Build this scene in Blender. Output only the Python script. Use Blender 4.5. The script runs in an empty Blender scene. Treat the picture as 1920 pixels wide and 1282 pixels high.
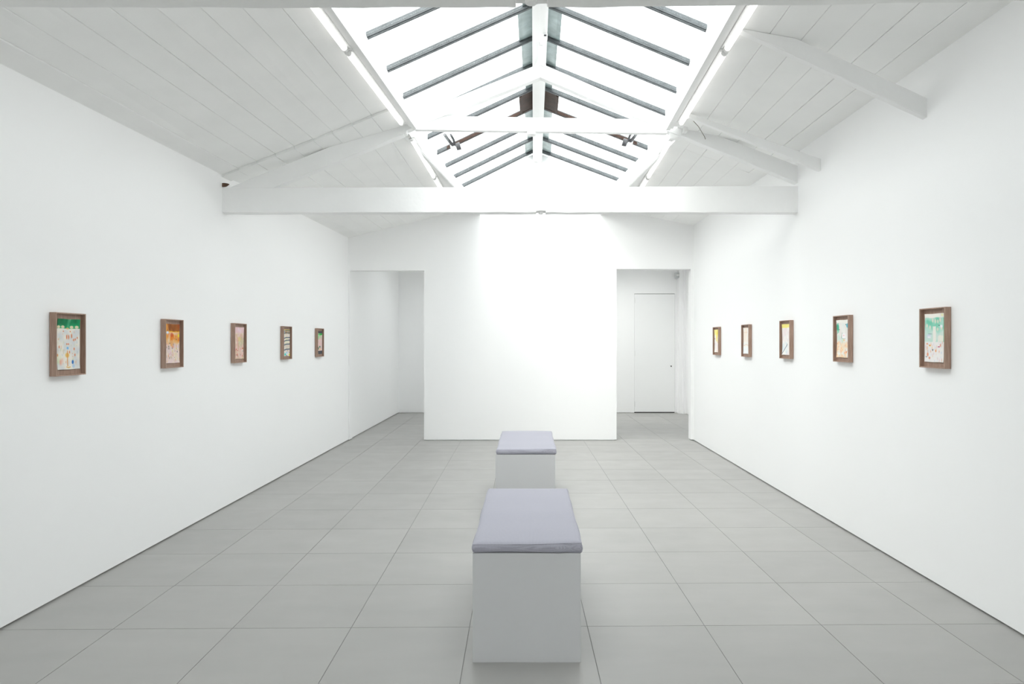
import bpy, bmesh, math, random
import numpy as np
from mathutils import Vector, Matrix

random.seed(7)
SC = bpy.context.scene
COL = SC.collection

# ------------------------------------------------------------------ camera
cam_data = bpy.data.cameras.new('camera')
cam_data.sensor_width = 36.0
cam_data.lens = 1255.0 / 1920.0 * 36.0
cam_data.shift_x = -31.0 / 1920.0
cam_data.clip_start = 0.05
cam = bpy.data.objects.new('camera', cam_data)
COL.objects.link(cam)
cam.location = (0, 0, 1.45)
cam.rotation_euler = (math.radians(90), 0, 0)
SC.camera = cam

# ------------------------------------------------------------------ overcast sky
SKY = 4.05
world = bpy.data.worlds.new('overcast_sky')
SC.world = world
world.use_nodes = True
bg = world.node_tree.nodes['Background']
bg.inputs['Color'].default_value = (0.962, 0.982, 1.0, 1)
bg.inputs['Strength'].default_value = SKY

# the sun behind thick cloud: a very broad, soft, slightly warm glow from high on the left behind the viewer
sun_data = bpy.data.lights.new('veiled_sun', 'SUN')
sun_data.energy = 4.7
sun_data.angle = math.radians(70)
sun_data.color = (1.0, 0.97, 0.93)
sun = bpy.data.objects.new('veiled_sun', sun_data)
COL.objects.link(sun)
sun.rotation_euler = Vector((0.45, 0.60, -0.73)).to_track_quat('-Z', 'Y').to_euler()

SC.view_settings.view_transform = 'Standard'
SC.view_settings.look = 'None'
SC.view_settings.gamma = 1.0
SC.view_settings.use_curve_mapping = False
SC.view_settings.exposure = 0.05
SC.cycles.max_bounces = 16
SC.cycles.diffuse_bounces = 10
SC.cycles.transparent_max_bounces = 16
SC.cycles.use_denoising = True
SC.cycles.sample_clamp_indirect = 0.0

# ------------------------------------------------------------------ helpers
def tag(o, label=None, cat=None, group=None, kind=None):
    if label: o['label'] = label
    if cat: o['category'] = cat
    if group: o['group'] = group
    if kind: o['kind'] = kind
    return o

def link(o, parent=None):
    COL.objects.link(o)
    if parent is not None:
        o.parent = parent
    return o

def empty(name, loc=(0, 0, 0), rot=(0, 0, 0), parent=None):
    o = bpy.data.objects.new(name, None)
    o.empty_display_size = 0.1
    o.location = loc
    o.rotation_euler = rot
    return link(o, parent)

def lerp(a, b, t): return a + (b - a) * t

class MB:
    """collects shapes; build() links them as one mesh object"""
    def __init__(self):
        self.v = []; self.f = []; self.sm = []
    def add(self, verts, faces, smooth=False):
        n = len(self.v)
        self.v += [tuple(p) for p in verts]
        self.f += [tuple(i + n for i in f) for f in faces]
        self.sm += [smooth] * len(faces)
        return self
    def hexa(self, p):
        """p: 8 points, bottom loop 0-3 then top loop 4-7"""
        return self.add(p, [(3, 2, 1, 0), (4, 5, 6, 7), (0, 1, 5, 4), (1, 2, 6, 5), (2, 3, 7, 6), (3, 0, 4, 7)])
    def box(self, x0, x1, y0, y1, z0, z1):
        return self.hexa([(x0, y0, z0), (x1, y0, z0), (x1, y1, z0), (x0, y1, z0),
                          (x0, y0, z1), (x1, y0, z1), (x1, y1, z1), (x0, y1, z1)])
    def loft(self, rings, closed=True, smooth=False):
        n = len(rings[0]); vs = [p for r in rings for p in r]; fs = []
        for k in range(len(rings) - 1):
            for i in range(n):
                j = (i + 1) % n
                fs.append((k * n + i, k * n + j, (k + 1) * n + j, (k + 1) * n + i))
        self.add(vs, fs, smooth)
        if closed:
            self.add(rings[0], [tuple(range(n))[::-1]])
            self.add(rings[-1], [tuple(range(n))])
        return self
    def tube(self, pts, r, n=10, smooth=True):
        rings = []
        pts = [Vector(p) for p in pts]
        for i, p in enumerate(pts):
            t = (pts[min(i + 1, len(pts) - 1)] - pts[max(i - 1, 0)]).normalized()
            up = Vector((0, 0, 1)) if abs(t.z) < 0.9 else Vector((1, 0, 0))
            a = t.cross(up).normalized(); b = t.cross(a).normalized()
            rr = r[i] if isinstance(r, (list, tuple)) else r
            rings.append([p + a * (rr * math.cos(2 * math.pi * k / n)) + b * (rr * math.sin(2 * math.pi * k / n)) for k in range(n)])
        return self.loft(rings, True, smooth)
    def prism_xz(self, poly, y0, y1):
        n = len(poly)
        vs = [(x, y0, z) for x, z in poly] + [(x, y1, z) for x, z in poly]
        fs = [tuple(range(n)), tuple(range(2 * n - 1, n - 1, -1))]
        fs += [(i, i + n, (i + 1) % n + n, (i + 1) % n) for i in range(n)]
        return self.add(vs, fs)
    def prism_xy(self, poly, z0, z1):
        n = len(poly)
        vs = [(x, y, z0) for x, y in poly] + [(x, y, z1) for x, y in poly]
        fs = [tuple(range(n))[::-1], tuple(range(n, 2 * n))]
        fs += [(i, (i + 1) % n, (i + 1) % n + n, i + n) for i in range(n)]
        return self.add(vs, fs)
    def mesh(self, name, mat):
        me = bpy.data.meshes.new(name)
        me.from_pydata(self.v, [], self.f)
        me.polygons.foreach_set('use_smooth', self.sm)
        me.validate(); 
        bm = bmesh.new(); bm.from_mesh(me)
        bmesh.ops.recalc_face_normals(bm, faces=bm.faces)
        bm.to_mesh(me); bm.free()
        me.materials.append(mat)
        return me
    def build(self, name, mat, parent=None, bevel=0.0, seg=2):
        o = bpy.data.objects.new(name, self.mesh(name, mat))
        link(o, parent)
        if bevel:
            md = o.modifiers.new('bevel', 'BEVEL'); md.width = bevel; md.segments = seg; md.limit_method = 'ANGLE'
        return o

# ------------------------------------------------------------------ materials
def new_mat(name):
    m = bpy.data.materials.new(name); m.use_nodes = True
    return m, m.node_tree, m.node_tree.nodes['Principled BSDF']

def paint(name, col, rough=0.6, var=0.02, bump=0.03, scale=6.0, fine=120.0, spec=0.3):
    m, t, b = new_mat(name)
    N, L = t.nodes, t.links
    tc = N.new('ShaderNodeTexCoord')
    n1 = N.new('ShaderNodeTexNoise'); n1.inputs['Scale'].default_value = scale; n1.inputs['Detail'].default_value = 4
    L.new(tc.outputs['Object'], n1.inputs['Vector'])
    rp = N.new('ShaderNodeValToRGB')
    rp.color_ramp.elements[0].position = 0.3; rp.color_ramp.elements[1].position = 0.7
    rp.color_ramp.elements[0].color = tuple(c * (1 - var) for c in col) + (1,)
    rp.color_ramp.elements[1].color = tuple(min(1, c * (1 + var)) for c in col) + (1,)
    L.new(n1.outputs['Fac'], rp.inputs['Fac']); L.new(rp.outputs['Color'], b.inputs['Base Color'])
    b.inputs['Roughness'].default_value = rough
    b.inputs['Specular IOR Level'].default_value = spec
    if bump:
        n2 = N.new('ShaderNodeTexNoise'); n2.inputs['Scale'].default_value = fine; n2.inputs['Detail'].default_value = 3
        L.new(tc.outputs['Object'], n2.inputs['Vector'])
        bp = N.new('ShaderNodeBump'); bp.inputs['Strength'].default_value = bump; bp.inputs['Distance'].default_value = 0.01
        L.new(n2.outputs['Fac'], bp.inputs['Height']); L.new(bp.outputs['Normal'], b.inputs['Normal'])
    return m

M_WALL = paint('white_wall_paint', (0.912, 0.912, 0.911), 0.65, 0.006, 0.015, 0.8, 60)
M_CEIL = paint('white_board_paint', (0.905, 0.907, 0.897), 0.55, 0.018, 0.06, 3.0, 45)
M_BEAM = paint('white_timber_paint', (0.885, 0.887, 0.883), 0.5, 0.012, 0.12, 5.0, 30)
M_TRIM = paint('white_gloss_trim', (0.89, 0.89, 0.885), 0.4, 0.01, 0.03, 6.0, 60)
M_DOOR = paint('white_door_paint', (0.90, 0.902, 0.90), 0.45, 0.006, 0.01, 1.5, 80)
M_PLINTH = paint('pale_grey_plinth_paint', (0.585, 0.588, 0.597), 0.55, 0.008, 0.01, 2.0, 90)
M_GROUT = paint('dark_grout', (0.22, 0.22, 0.212), 0.9, 0.1, 0.05, 20, 100)
M_BAR = paint('grey_glazing_bar_metal', (0.105, 0.115, 0.12), 0.5, 0.18, 0.05, 14, 80)
M_LEAD = paint('grey_green_lead_flashing', (0.46, 0.52, 0.53), 0.7, 0.22, 0.1, 9, 40)
M_GROUND = paint('grey_paving', (0.30, 0.295, 0.285), 0.85, 0.08, 0.1, 1.5, 30)
M_DARK = paint('gap_shade_black', (0.03, 0.03, 0.03), 0.9, 0.1, 0.0)
M_GEAR = paint('dark_grey_winder_metal', (0.09, 0.09, 0.095), 0.45, 0.25, 0.1, 30, 80)
M_PLASTIC = paint('white_plastic', (0.86, 0.86, 0.85), 0.35, 0.005, 0.0)
M_SENSOR = paint('grey_white_sensor_plastic', (0.62, 0.64, 0.64), 0.35, 0.01, 0.0)
M_BROWN = paint('dark_brown_timber', (0.048, 0.024, 0.016), 0.6, 0.3, 0.15, 18, 50)
M_RUST = paint('brown_plaster_hole', (0.12, 0.075, 0.05), 0.9, 0.4, 0.3, 40, 60)
M_CORD = paint('brown_cord', (0.16, 0.13, 0.10), 0.8, 0.2, 0.0)

def tube_mat():
    m, t, b = new_mat('white_glass_tube')
    b.inputs['Base Color'].default_value = (0.93, 0.935, 0.93, 1)
    b.inputs['Roughness'].default_value = 0.12
    b.inputs['Emission Color'].default_value = (1.0, 0.98, 0.95, 1)
    b.inputs['Emission Strength'].default_value = 1.3
    return m
M_TUBE = tube_mat()

def glass_mat():
    m = bpy.data.materials.new('clear_roof_glass'); m.use_nodes = True
    t = m.node_tree; N, L = t.nodes, t.links
    N.remove(N['Principled BSDF'])
    out = N['Material Output']
    tr = N.new('ShaderNodeBsdfTransparent'); tr.inputs['Color'].default_value = (0.95, 0.965, 0.96, 1)
    gl = N.new('ShaderNodeBsdfGlossy'); gl.inputs['Roughness'].default_value = 0.03
    lw = N.new('ShaderNodeLayerWeight'); lw.inputs['Blend'].default_value = 0.5
    pwr = N.new('ShaderNodeMath'); pwr.operation = 'POWER'; pwr.inputs[1].default_value = 5.0
    L.new(lw.outputs['Facing'], pwr.inputs[0])
    fr = N.new('ShaderNodeMath'); fr.operation = 'MULTIPLY_ADD'; fr.inputs[1].default_value = 0.6; fr.inputs[2].default_value = 0.03
    L.new(pwr.outputs[0], fr.inputs[0])
    mx = N.new('ShaderNodeMixShader')
    L.new(fr.outputs[0], mx.inputs['Fac']); L.new(tr.outputs['BSDF'], mx.inputs[1]); L.new(gl.outputs['BSDF'], mx.inputs[2])
    L.new(mx.outputs['Shader'], out.inputs['Surface'])
    return m
M_GLASS = glass_mat()

def tile_mat():
    m, t, b = new_mat('grey_porcelain_tile')
    N, L = t.nodes, t.links
    geo = N.new('ShaderNodeNewGeometry')
    oi = N.new('ShaderNodeObjectInfo')
    n1 = N.new('ShaderNodeTexNoise'); n1.inputs['Scale'].default_value = 2.2; n1.inputs['Detail'].default_value = 6; n1.inputs['Roughness'].default_value = 0.6
    mp = N.new('ShaderNodeMapping'); mp.inputs['Scale'].default_value = (0.55, 1.6, 1)
    L.new(geo.outputs['Position'], mp.inputs['Vector']); L.new(mp.outputs['Vector'], n1.inputs['Vector'])
    rp = N.new('ShaderNodeValToRGB')
    rp.color_ramp.elements[0].position = 0.3; rp.color_ramp.elements[1].position = 0.72
    rp.color_ramp.elements[0].color = (0.358, 0.353, 0.340, 1); rp.color_ramp.elements[1].color = (0.393, 0.387, 0.373, 1)
    L.new(n1.outputs['Fac'], rp.inputs['Fac'])
    hs = N.new('ShaderNodeHueSaturation')
    mr = N.new('ShaderNodeMapRange'); mr.inputs['To Min'].default_value = 0.965; mr.inputs['To Max'].default_value = 1.035
    L.new(oi.outputs['Random'], mr.inputs['Value']); L.new(mr.outputs['Result'], hs.inputs['Value'])
    L.new(rp.outputs['Color'], hs.inputs['Color']); L.new(hs.outputs['Color'], b.inputs['Base Color'])
    n2 = N.new('ShaderNodeTexNoise'); n2.inputs['Scale'].default_value = 5; n2.inputs['Detail'].default_value = 5
    L.new(geo.outputs['Position'], n2.inputs['Vector'])
    r2 = N.new('ShaderNodeMapRange'); r2.inputs['To Min'].default_value = 0.30; r2.inputs['To Max'].default_value = 0.48
    L.new(n2.outputs['Fac'], r2.inputs['Value']); L.new(r2.outputs['Result'], b.inputs['Roughness'])
    b.inputs['Specular IOR Level'].default_value = 0.45
    return m
M_TILE = tile_mat()

def wood_mat():
    m, t, b = new_mat('walnut_frame_wood')
    N, L = t.nodes, t.links
    tc = N.new('ShaderNodeTexCoord')
    mp = N.new('ShaderNodeMapping'); mp.inputs['Scale'].default_value = (60, 60, 5)
    L.new(tc.outputs['Object'], mp.inputs['Vector'])
    n1 = N.new('ShaderNodeTexNoise'); n1.inputs['Scale'].default_value = 2.0; n1.inputs['Detail'].default_value = 6
    L.new(mp.outputs['Vector'], n1.inputs['Vector'])
    rp = N.new('ShaderNodeValToRGB')
    rp.color_ramp.elements[0].position = 0.3; rp.color_ramp.elements[1].position = 0.75
    rp.color_ramp.elements[0].color = (0.280, 0.172, 0.125, 1); rp.color_ramp.elements[1].color = (0.450, 0.310, 0.238, 1)
    L.new(n1.outputs['Fac'], rp.inputs['Fac']); L.new(rp.outputs['Color'], b.inputs['Base Color'])
    b.inputs['Roughness'].default_value = 0.55
    bp = N.new('ShaderNodeBump'); bp.inputs['Strength'].default_value = 0.1; bp.inputs['Distance'].default_value = 0.002
    L.new(n1.outputs['Fac'], bp.inputs['Height']); L.new(bp.outputs['Normal'], b.inputs['Normal'])
    return m
M_WOOD = wood_mat()

def fabric_mat():
    m, t, b = new_mat('lilac_grey_woven_fabric')
    N, L = t.nodes, t.links
    tc = N.new('ShaderNodeTexCoord')
    w1 = N.new('ShaderNodeTexWave'); w1.bands_direction = 'X'; w1.inputs['Scale'].default_value = 110; w1.inputs['Distortion'].default_value = 0.6
    w2 = N.new('ShaderNodeTexWave'); w2.bands_direction = 'Y'; w2.inputs['Scale'].default_value = 110; w2.inputs['Distortion'].default_value = 0.6
    n1 = N.new('ShaderNodeTexNoise'); n1.inputs['Scale'].default_value = 220; n1.inputs['Detail'].default_value = 3
    for n in (w1, w2, n1): L.new(tc.outputs['Object'], n.inputs['Vector'])
    mul = N.new('ShaderNodeMath'); mul.operation = 'MULTIPLY'
    L.new(w1.outputs['Fac'], mul.inputs[0]); L.new(w2.outputs['Fac'], mul.inputs[1])
    mx = N.new('ShaderNodeMath'); mx.operation = 'ADD'
    sc = N.new('ShaderNodeMath'); sc.operation = 'MULTIPLY'; sc.inputs[1].default_value = 0.5
    L.new(n1.outputs['Fac'], sc.inputs[0]); L.new(mul.outputs[0], mx.inputs[0]); L.new(sc.outputs[0], mx.inputs[1])
    rp = N.new('ShaderNodeValToRGB')
    rp.color_ramp.elements[0].position = 0.15; rp.color_ramp.elements[1].position = 0.95
    rp.color_ramp.elements[0].color = (0.320, 0.316, 0.372, 1); rp.color_ramp.elements[1].color = (0.450, 0.447, 0.510, 1)
    L.new(mx.outputs[0], rp.inputs['Fac']); L.new(rp.outputs['Color'], b.inputs['Base Color'])
    b.inputs['Roughness'].default_value = 0.9
    b.inputs['Sheen Weight'].default_value = 0.15
    bp = N.new('ShaderNodeBump'); bp.inputs['Strength'].default_value = 0.25; bp.inputs['Distance'].default_value = 0.001
    L.new(mx.outputs[0], bp.inputs['Height']); L.new(bp.outputs['Normal'], b.inputs['Normal'])
    return m
M_FABRIC = fabric_mat()

def paper_mat():
    m, t, b = new_mat('watercolour_on_paper')
    a = t.nodes.new('ShaderNodeAttribute'); a.attribute_name = 'pigment'
    t.links.new(a.outputs['Color'], b.inputs['Base Color'])
    b.inputs['Roughness'].default_value = 0.85
    return m
M_PAPER = paper_mat()

# ------------------------------------------------------------------ room dimensions (metres; camera at x=0, y=0, looking along +y)
XL, XR = -2.656, 2.433          # gallery side walls
YF, YB = -3.2, 9.863            # front wall behind the camera, back partition
YC = 13.68                      # far wall of the corridor behind the partition
XCR = 3.17                      # corridor right wall
EZ = 3.345                      # height of the ceiling edge at the skylight

def pw(x, pts):
    if x <= pts[0][0]: a, b = pts[0], pts[1]
    elif x >= pts[-1][0]: a, b = pts[-2], pts[-1]
    else:
        for a, b in zip(pts, pts[1:]):
            if a[0] <= x <= b[0]: break
    return a[1] + (b[1] - a[1]) * (x - a[0]) / (b[0] - a[0])

def wall_top_l(y): return 2.84 + 0.0208 * (y - 3.36)
def wall_top_r(y): return 3.157
def edge_l(y): return pw(y, [(-2, -1.50), (3.82, -1.214), (5.9, -1.097), (10, -1.088)])
def edge_r(y): return 1.271 + 0.028 * (y - 3.78)
def glass_xl(y): return -1.186 + 0.036 * (y - 4.85)
def glass_xr(y): return 1.305 + 0.034 * (y - 4.95)
def ridge_x(y): return 0.095 + 0.008 * (y - 5.5)
ZRIDGE, ZGL, ZGR = 4.22, 3.684, 3.739
RW = 0.065                      # half width of the ridge beam

# ------------------------------------------------------------------ floor
GA = math.radians(0.8)
floor = MB().box(-3.0, 3.4, YF - 0.2, YC + 0.2, -0.06, -0.002).build('floor', M_GROUT)
tag(floor, 'large square grey porcelain tiles laid in a straight grid with thin joints', 'floor', kind='structure')
T = 0.6; G = 0.0016
full = MB().prism_xy([(-T/2 + G, -T/2 + G), (T/2 - G, -T/2 + G), (T/2 - G, T/2 - G), (-T/2 + G, T/2 - G)], -0.010, 0.0).mesh('tile', M_TILE)
def clip(poly, axis, lim, keep_less):
    out = []
    for i in range(len(poly)):
        a, b = poly[i], poly[(i + 1) % len(poly)]
        ia = (a[axis] <= lim) == keep_less; ib = (b[axis] <= lim) == keep_less
        if ia: out.append(a)
        if ia != ib:
            t = (lim - a[axis]) / (b[axis] - a[axis])
            out.append((a[0] + (b[0] - a[0]) * t, a[1] + (b[1] - a[1]) * t))
    return out
ca, sa = math.cos(GA), math.sin(GA)
for r in range(-12, 20):
    for c in range(-6, 7):
        lx, ly = c * T, (r + 0.5) * T
        wx, wy = lx * ca - ly * sa, 3.411 + lx * sa + ly * ca
        corners = []
        for dx, dy in ((-1, -1), (1, -1), (1, 1), (-1, 1)):
            px, py = dx * (T / 2 - G), dy * (T / 2 - G)
            corners.append((wx + px * ca - py * sa, wy + px * sa + py * ca))
        xmax = 2.47 if wy < 9.6 else 3.2
        lims = [(0, XL - 0.03, False), (0, xmax, True), (1, YF - 0.02, False), (1, YC + 0.02, True)]
        inside = all(all((p[a] <= l) == k for a, l, k in lims) for p in corners)
        if inside:
            o = bpy.data.objects.new('tile', full); link(o, floor)
            o.location = (wx, wy, 0); o.rotation_euler.z = GA
        else:
            poly = corners
            for a, l, k in lims:
                if poly: poly = clip(poly, a, l, k)
            if len(poly) >= 3:
                xs = [p[0] for p in poly]; ys = [p[1] for p in poly]
                if max(xs) - min(xs) > 0.03 and max(ys) - min(ys) > 0.03:
                    MB().prism_xy(poly, -0.010, 0.0).build('tile', M_TILE, floor)

# ------------------------------------------------------------------ walls (each with a thin shadow gap above the floor)
GAP = 0.012
w = MB().box(XL - 0.16, XL, YF - 0.15, YC + 0.16, GAP, 3.70)
w.box(XL - 0.16, XL - 0.025, YF - 0.15, YC + 0.16, -0.05, GAP)
tag(w.build('wall_left', M_WALL), 'long white plastered wall on the left with five framed drawings', 'wall', kind='structure')
w = MB().box(XR, XR + 0.14, YF - 0.15, YB + 0.02, GAP, 3.70)
w.box(XR + 0.025, XR + 0.14, YF - 0.15, YB + 0.02, -0.05, GAP)
tag(w.build('wall_right', M_WALL), 'long white plastered wall on the right with five framed drawings', 'wall', kind='structure')
WX0, WX1, WZ0, WZ1 = -2.35, 1.25, 0.80, 2.70      # unseen window, added to light the surfaces that face the camera
w = MB().box(XL - 0.16, WX0, YF - 0.15, YF, -0.05, 4.45).box(WX1, XR + 0.14, YF - 0.15, YF, -0.05, 4.45)
w.box(WX0, WX1, YF - 0.15, YF, -0.05, WZ0).box(WX0, WX1, YF - 0.15, YF, WZ1, 4.45)
tag(w.build('wall_front', M_WALL), 'white wall behind the viewer with an added wide window', 'wall', kind='structure')
w4 = empty('window_added_4', (0, YF - 0.08, WZ0)); tag(w4, 'wide unseen window added behind the viewer for daylight', 'window', kind='structure')
for k in range(3):
    x0, x1 = lerp(WX0, WX1, k / 3), lerp(WX0, WX1, (k + 1) / 3)
    MB().box(x0 + 0.02, x1 - 0.02, -0.003, 0.003, 0.02, WZ1 - WZ0 - 0.02).build('pane', M_GLASS, w4)
for k in range(4):
    x0 = lerp(WX0 + 0.02, WX1 - 0.02, k / 3)
    MB().box(x0 - 0.025, x0 + 0.025, -0.03, 0.03, 0.0, WZ1 - WZ0).build('mullion', M_TRIM, w4)
pv = MB().box(-14, 14, YF - 24, YF - 0.16, -0.16, -0.06).build('pavement', M_GROUND)
tag(pv, 'grey street paving outside the added window behind the viewer', 'pavement', kind='structure')
w = MB().prism_xz([(-2.70, GAP), (-2.636, GAP), (-2.636, 2.503), (-1.540, 2.503), (-1.540, GAP), (1.297, GAP), (1.297, 2.525), (2.392, 2.525),
                   (2.392, GAP), (2.50, GAP), (2.50, 3.45), (1.46, 3.72), (0.13, 4.24), (-1.05, 3.72), (-2.70, 3.30)], YB, YB + 0.15)
w.box(-1.52, 1.277, YB + 0.02, YB + 0.13, -0.05, GAP + 0.002)
tag(w.build('wall_back', M_WALL), 'bright white partition wall facing the viewer between two doorless openings', 'wall', kind='structure')
# corridor behind the partition
w = MB().prism_xz([(XL - 0.02, GAP), (2.163, GAP), (2.163, 2.438), (2.994, 2.438), (2.994, GAP), (XCR + 0.1, GAP), (XCR + 0.1, 3.7), (XL - 0.02, 3.7)], YC, YC + 0.10)
w.box(XL - 0.02, 2.163, YC + 0.02, YC + 0.10, -0.05, GAP); w.box(2.994, XCR + 0.1, YC + 0.02, YC + 0.10, -0.05, GAP)
tag(w.build('wall_corridor_back', M_WALL), 'white end wall of the passage seen through both openings', 'wall', kind='structure')
w = MB().box(XCR, XCR + 0.12, YB + 0.02, YC + 0.1, GAP, 3.7); w.box(XCR + 0.02, XCR + 0.12, YB + 0.02, YC + 0.1, -0.05, GAP)
w.box(XR + 0.14, XCR + 0.12, YB + 0.02, YB + 0.15, -0.05, 3.7)
tag(w.build('wall_corridor_right', M_WALL), 'narrow white side wall beyond the right opening', 'wall', kind='structure')
w = MB().prism_xy([(3.035, 13.60), (3.05, 13.555), (3.115, 13.545), (3.125, 13.50), (XCR + 0.02, 13.50), (XCR + 0.02, YC + 0.02), (3.035, YC + 0.02)], 0.0, 3.6)
tag(w.build('trim_1', M_WALL), 'stepped white boxed-in pilaster beside the corridor door', 'pilaster', kind='structure')
w = MB()
OX0, OX1, OY0, OY1 = -1.7, 2.2, 11.3, 12.65  # unseen rooflight opening, added and sized to light the passage
CX0, CX1, CY0, CY1 = XL - 0.05, XCR + 0.05, YB + 0.10, YC + 0.05
w.box(CX0, CX1, CY0, OY0, 3.2, 3.32); w.box(CX0, CX1, OY1, CY1, 3.2, 3.32)
w.box(CX0, OX0, OY0, OY1, 3.2, 3.32); w.box(OX1, CX1, OY0, OY1, 3.2, 3.32)
tag(w.build('ceiling_corridor', M_CEIL), 'white ceiling of the passage behind the partition around an added rooflight', 'ceiling', kind='structure')
w3 = empty('window_added_3', (0.3, 12.0, 3.32)); tag(w3, 'unseen flat rooflight added to light the passage behind the partition', 'rooflight', kind='structure')
for k in range(5):
    x0 = OX0 + (OX1 - OX0) * k / 5 - 0.3; x1 = OX0 + (OX1 - OX0) * (k + 1) / 5 - 0.3
    MB().box(x0 + 0.02, x1 - 0.02, OY0 - 12, OY1 - 12, 0.03, 0.036).build('pane', M_GLASS, w3)
for k in range(6):
    x0 = OX0 + (OX1 - OX0) * k / 5 - 0.3
    MB().box(x0 - 0.02, x0 + 0.02, OY0 - 12, OY1 - 12, 0.0, 0.05).build('glazing_bar', M_BAR, w3)

# corridor door
door = empty('door_1', (2.58, YC, 0)); tag(door, 'plain white flush door at the end of the passage', 'door', kind='structure')
MB().box(-0.4150, 0.4115, 0.003, 0.046, 0.020, 2.429).build('door_leaf', M_DOOR, door, 0.002)
MB().box(-0.45, 0.45, 0.05, 0.09, -0.04, 2.48).build('gap_shade_backing', M_DARK, door)  # black sheet behind the leaf, painted shade for the door gaps
for z in (0.18, 1.22, 2.30):
    MB().tube([(-0.405, -0.003, z - 0.055), (-0.405, -0.003, z + 0.055)], 0.008, 8).build('hinge', M_PLASTIC, door)
MB().tube([(0.335, 0.008, 0.955), (0.335, -0.004, 0.955)], 0.014, 12).build('keyhole', M_GEAR, door)
s = empty('motion_sensor', (3.015, 13.60, 2.80)); tag(s, 'small white motion sensor high beside the corridor door', 'sensor')
MB().loft([[(-0.022, -0.03, -0.06), (0.028, -0.03, -0.06), (0.028, 0.08, -0.06), (-0.022, 0.08, -0.06)],
           [(-0.030, -0.055, 0.0), (0.034, -0.055, 0.0), (0.034, 0.08, 0.0), (-0.030, 0.08, 0.0)],
           [(-0.026, -0.04, 0.06), (0.030, -0.04, 0.06), (0.030, 0.08, 0.06), (-0.026, 0.08, 0.06)]]).build('housing', M_SENSOR, s, 0.006)
MB().box(0.029, 0.040, -0.045, 0.05, -0.045, 0.055).build('side_cover', M_GEAR, s, 0.003)
MB().loft([[(-0.018, -0.062, -0.012), (0.022, -0.062, -0.012), (0.022, -0.03, -0.012), (-0.018, -0.03, -0.012)],
           [(-0.020, -0.066, 0.02), (0.024, -0.066, 0.02), (0.024, -0.03, 0.02), (-0.020, -0.03, 0.02)]]).build('lens', M_PLASTIC, s, 0.003)

# ------------------------------------------------------------------ ceilings: backing slab + single boards
def ceil_pt(side, t, y, off=0.0):
    if side < 0: x0, z0, x1 = XL - 0.02, wall_top_l(y), edge_l(y)
    else: x0, z0, x1 = XR + 0.02, wall_top_r(y), edge_r(y)
    return (lerp(x0, x1, t), y, lerp(z0, EZ + 0.02, t) + off)
def slab(side, t0, t1, y0, y1, z0, z1):
    pts = []
    for z in (z0, z1):
        for t, y in ((t0, y0), (t1, y0), (t1, y1), (t0, y1)):
            pts.append(ceil_pt(side, t, y, z))
    return pts
for side, nm, lab in ((-1, 'ceiling_left', 'sloping white boarded ceiling left of the skylight'), (1, 'ceiling_right', 'sloping white panelled ceiling right of the skylight')):
    m = MB()
    for a, b in ((YF - 0.1, 3.82), (3.82, 5.9), (5.9, YB + 0.1)):
        m.hexa(slab(side, -0.05, 1.0, a, b, 0.022, 0.12))
    ce = m.build(nm, M_CEIL); tag(ce, lab, 'ceiling', kind='structure')
    n = 9 if side < 0 else 6
    rnd = random.Random(3 + side)
    for k in range(n):
        t0, t1 = k / n, (k + 1) / n
        g = (0.00085 if side < 0 else 0.0009)
        def ystep(t): return lerp(5.80, 5.47, t)
        def ycut(t): return lerp(6.98, 6.46, t)
        runs = [[(YF - 0.05, YF - 0.05), (2.2, 2.2)], [(2.205, 2.205), (ystep(t0), ystep(t1))], [(ystep(t0) + 0.004, ystep(t1) + 0.004), (5.97, 5.97)], [(5.975, 5.975), (YB + 0.05, YB + 0.05)]] if side < 0 else \
               [[(YF - 0.05, YF - 0.05), (1.1, 1.1)], [(1.103, 1.103), (6.0, 6.0)], [(6.003, 6.003), (ycut(t0), ycut(t1))], [(ycut(t0) + 0.003, ycut(t1) + 0.003), (YB + 0.05, YB + 0.05)]]
        for q, ((a0, a1), (b0, b1)) in enumerate(runs):
            dz = rnd.uniform(0.0, 0.004) - (0.020 if (side < 0 and q == 2) else 0.0)
            tilt = rnd.uniform(-0.0025, 0.0025)
            p = []
            for z in (0.0, 0.026):
                for t, y, e in ((t0 + g, a0, -1), (t1 - g, a1, 1), (t1 - g, b1, 1), (t0 + g, b0, -1)):
                    p.append(ceil_pt(side, t, y, z + (dz + tilt * e if z == 0.0 else 0)))
            MB().hexa(p).build('board', M_CEIL, ce, 0.002, 1)

# ------------------------------------------------------------------ skylight: two glazed slopes
BARS = [9.68 - 0.6 * k for k in range(13)]         # glazing bar positions
Y0G = BARS[-1]
def gpt(side, t, y, off=0.0):
    """t=0 at the ridge beam, t=1 at the eaves of the lantern"""
    if side < 0: a, b, zb = ridge_x(y) - RW, glass_xl(y), ZGL
    else: a, b, zb = ridge_x(y) + RW, glass_xr(y), ZGR
    return (lerp(a, b, t), y, lerp(ZRIDGE, zb, t) + off)
def cut_t(side, y):
    """where a glazing bar disappears behind the white lining"""
    if side < 0: xc = pw(y, [(5.0, glass_xl(5.0)), (7.9, -1.085), (9.66, -0.935)])
    else: xc = pw(y, [(5.0, glass_xr(5.0)), (7.9, 1.395), (9.66, 1.272)])
    a = ridge_x(y) + side * RW; b = glass_xl(y) if side < 0 else glass_xr(y)
    return min(1.0, (xc - a) / (b - a))
def gstrip(side, t0, t1, y0, y1, z0, z1, off_fn=None):
    p = []
    for z in (z0, z1):
        for t, y in ((t0, y0), (t1, y0), (t1, y1), (t0, y1)):
            p.append(gpt(side, t, y, z))
    return p
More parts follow.
